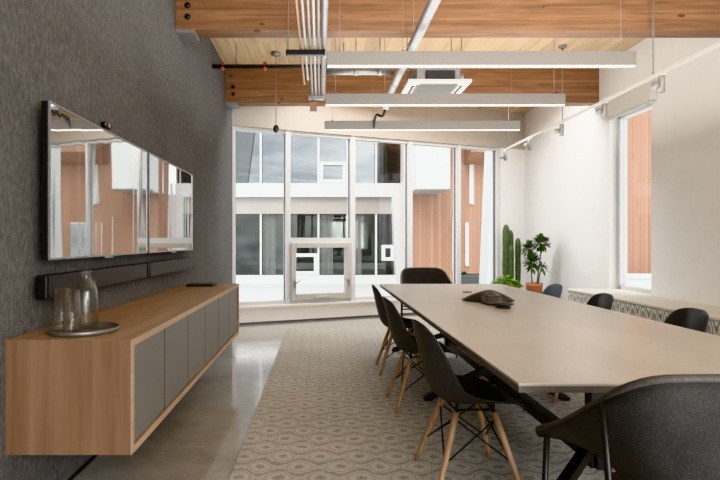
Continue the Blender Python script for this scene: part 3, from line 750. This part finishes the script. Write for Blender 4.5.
# ------------------------------------------------------------------ outside
GZ = -.45
gd = struct('ground', box(B(), -40, 45, 9.95, 60, GZ - .1, GZ), 'snow', label='pale paving outside the windows')
bw = thing('white_building', 'white two-storey building with bands of large windows across the courtyard', 'building', (0, 20, GZ))
def wpart(name, bm, m, parent=None): return obj(name, bm, m, parent or bw, parent is None)
bm = B(); box(bm, -16, 3.35, 20.25, 26, GZ, 7.5); obj('wall', bm, 'ext_white', bw, True)
obj('band', box(B(), -16, 3.35, 19.7, 20.25, 2.93, 3.45), 'ext_white', bw, True)
obj('spandrel', box(B(), -16, 3.0, 19.9, 20.25, 2.28, 2.93), 'ext_beige', bw, True)
obj('plinth', box(B(), -16, 3.35, 19.85, 20.25, GZ, -.12), 'ext_white', bw, True)
xs = [-3.45 + 1.13 * k for k in range(-4, 7)]
for k, x in enumerate(xs[:-1]):
    x1 = min(xs[k + 1], 3.2)
    f = obj('window', box(box(B(), x - .035, x + .035, 19.95, 20.25, -.12, 2.28), x - .035, x + .035, 19.95, 20.25, 3.45, 7.2), 'ext_white', bw, True)
    obj('pane', box(B(), x + .035, x1 - .035, 20.15, 20.2, -.12, 2.28), 'pane_dark', f).location = -bw.location
    obj('pane', box(B(), x + .035, x1 - .035, 20.15, 20.2, 3.45, 7.2), 'pane_sky' if k < 9 else 'pane_dark', f).location = -bw.location
    if k in (6, 7, 9, 3):                          # small opening lights
        bm = B()
        lows = {7: 3.5, 6: -.1, 9: .45, 3: 3.5}[k]; hs_ = .83 if k != 9 else .62; xa = x + .04 if k != 9 else x + .22; xb = x1 - .04 if k != 9 else xa + .5
        box(bm, xa, xb, 20.0, 20.2, lows, lows + .13); box(bm, xa, xb, 20.0, 20.2, lows + hs_ - .13, lows + hs_)
        box(bm, xa, xa + .14, 20.0, 20.2, lows + .13, lows + hs_ - .13); box(bm, xb - .14, xb, 20.0, 20.2, lows + .13, lows + hs_ - .13)
        obj('opening_light', bm, 'ext_white', f).location = -bw.location
    if k in (5, 7, 8):
        bm = B()
        for i in range(10):
            xx = x + .08 + i * .05; box(bm, xx, xx + .03, 20.13 + .01 * (i % 2), 20.15, -.1, 2.27)
        obj('blind', bm, 'curtain', f).location = -bw.location
obj('cornice', box(B(), -16, 3.35, 19.7, 20.25, 7.2, 7.6), 'ext_white', bw, True)
bm = prism(B(), [(2.95, GZ), (3.5, GZ), (3.5, 3.0), (2.78, 3.0)], 'y', 19.5, 20.2); obj('pier', bm, 'ext_white', bw, True)
bm = prism(B(), [(-3.6, 3.45), (-2.85, 3.45), (-2.35, 7.2), (-3.6, 7.2)], 'y', 20.05, 20.12); obj('reflection_panel', bm, 'ext_grey', bw, True)  # grey panel painting a slanted reflection in the upper glass

bc = thing('copper_building', 'ribbed copper-coloured building with slim windows beside the white one', 'building', (6, 17, GZ))
obj('wall', box(box(B(), 3.0, 3.4, 17, 17.4, GZ, 9), 3.4, 22, 17, 19.5, GZ, 9), 'ribs', bc, True)
bm = B(); box(bm, 2.90, 3.93, 15.4, 17, 2.80, 8, .01); obj('oriel', bm, 'ext_white', bc, True)
obj('oriel_soffit', box(B(), 2.92, 3.91, 15.42, 17, 2.775, 2.80), 'ext_beige', bc, True)
# upper overhang with rounded underside
arc = [(16.55 + .45 * math.sin(a), 4.02 - .40 * (1 - math.cos(a)) + .4) for a in [PI / 2 * k / 8 for k in range(9)]]
bm = prism(B(), [(16.2, 9), (16.2, 4.05)] + [(16.2 + .8 * k / 8, 4.05 - .28 * math.sin(PI / 2 * k / 8)) for k in range(1, 9)] + [(17, 9)], 'x', 4.8, 6.9); obj('overhang', bm, 'ribs', bc, True)
def cwin(x0, x1, z0, z1, pane):
    bm = B(); e = .015; box(bm, x0 - e, x1 + e, 16.9, 17.0, z0 - .06, z0); box(bm, x0 - e, x1 + e, 16.93, 17.0, z1, z1 + .04); box(bm, x0 - e, x0, 16.93, 17, z0, z1); box(bm, x1, x1 + e, 16.93, 17, z0, z1)
    f = obj('window', bm, 'ext_white', bc, True); obj('pane', box(B(), x0, x1, 16.97, 17.0, z0, z1), pane, f).location = -bc.location
cwin(4.42, 4.50, .30, 1.98, 'ext_white'); cwin(4.85, 4.93, .45, 1.8, 'ext_white')
cwin(4.98, 5.10, 2.5, 3.72, 'ext_white'); cwin(5.50, 5.95, .55, 1.8, 'pane_sky')
cwin(6.3, 6.75, 2.6, 3.8, 'pane_sky'); cwin(7.4, 7.9, .55, 1.8, 'pane_sky')
pp = thing('leaning_pier', 'white tapered pier standing outside by the end of the glazing', 'pier', (4.0, 12, GZ))
bm = prism(B(), [(3.90, GZ), (4.45, GZ), (4.45, 6), (4.18, 6)], 'y', 12, 12.6); obj('pier_face', bm, 'ext_white', pp, True)
obj('pier_foot', box(B(), 3.85, 4.5, 11.95, 12.65, GZ, GZ + .12, .01), 'ext_white', pp, True)
pl = thing('grey_planter', 'low grey planter trough outside beyond the table end', 'planter', (4.0, 13.5, GZ))
obj('trough', box(B(), 3.62, 4.7, 13.2, 13.8, GZ, .34, .03), 'ext_grey', pl, True)
bm = B()
for k in range(60): leaf(bm, Vector((3.72 + random.uniform(-.06, .12), 13.35 + random.uniform(-.1, .2), .33)), Vector((random.gauss(0, .5), random.gauss(0, .5), 1)), .14, .04)
obj('foliage', bm, 'leaf', pl, True)
obj('soil', box(B(), 3.66, 4.66, 13.24, 13.76, .335, .345), 'soil', pl, True)
lw = thing('courtyard_wall', 'low white parapet wall outside the narrow side window', 'low wall', (9.5, 15.2, GZ))
obj('parapet', box(B(), 7.2, 14, 15.0, 15.3, GZ, .12), 'ext_white', lw, True)
obj('coping', box(B(), 7.15, 14.05, 14.93, 15.37, .12, .24, .01), 'ext_white', lw, True)

# ------------------------------------------------------------------ world and lights
w = bpy.data.worlds.new('overcast_sky'); scn.world = w; w.use_nodes = True; nt = w.node_tree
bg = nt.nodes['Background']; tc = nd(nt, 'ShaderNodeTexCoord'); mp = nd(nt, 'ShaderNodeMapping'); mp.inputs['Scale'].default_value = (1, 1, 3.5)
nt.links.new(tc.outputs['Generated'], mp.inputs[0])
f = noise(nt, mp.outputs[0], 2.6, 6, .6, .3)
nt.links.new(ramp(nt, f, [(.36, (.42, .46, .51)), (.5, (.82, .85, .88)), (.6, (1.08, 1.08, 1.08))]), bg.inputs['Color'])
bg.inputs['Strength'].default_value = 1.9
def area(name, loc, rot, sx, sy, power, c=(1, 1, 1)):
    l = bpy.data.lights.new(name, 'AREA'); l.shape = 'RECTANGLE'; l.size = sx; l.size_y = sy; l.energy = power; l.color = c
    o = bpy.data.objects.new(name, l); col.objects.link(o); o.location = loc; o.rotation_euler = rot; return o
area('rear_fill', (2.3, -2.6, 1.9), (PI / 2, 0, math.radians(-6)), 2.8, 2.6, 120, (1, .985, .97))  # added fill lamp behind the camera, brightens the room
area('ceiling_bounce_fill', (1.25, 4.2, 2.25), (PI, 0, 0), 3.2, 5.0, 85, (1, .985, .96))  # added upward panel, unseen from below, lifts ceiling and bounce light
area('hidden_window_fill', (1.6, 7.28, 3.46), (math.radians(-8), 0, 0), 3.6, .4, 75, (.97, .985, 1))  # added lamp hidden behind the far beam, imitates window light
sun = bpy.data.lights.new('soft_sun', 'SUN'); sun.energy = 1.2; sun.angle = .5; so = bpy.data.objects.new('soft_sun', sun); col.objects.link(so)
so.rotation_euler = (math.radians(48), 0, math.radians(-18))

# ------------------------------------------------------------------ camera
cd = bpy.data.cameras.new('camera'); cam = bpy.data.objects.new('camera', cd); col.objects.link(cam)
cam.location = (0, 0, H); cam.rotation_euler = (PI / 2, 0, 0)
cd.sensor_width = 36; cd.lens = F / 720 * 36; cd.shift_x = 40 / 720; cd.shift_y = 1 / 720; cd.clip_start = .05; cd.clip_end = 200
scn.camera = cam
scn.view_settings.view_transform = 'Khronos PBR Neutral'
scn.view_settings.exposure = .66
scn.cycles.use_denoising = True
scn.cycles.max_bounces = 10; scn.cycles.diffuse_bounces = 5; scn.cycles.transparent_max_bounces = 16
scn.cycles.sample_clamp_indirect = 6
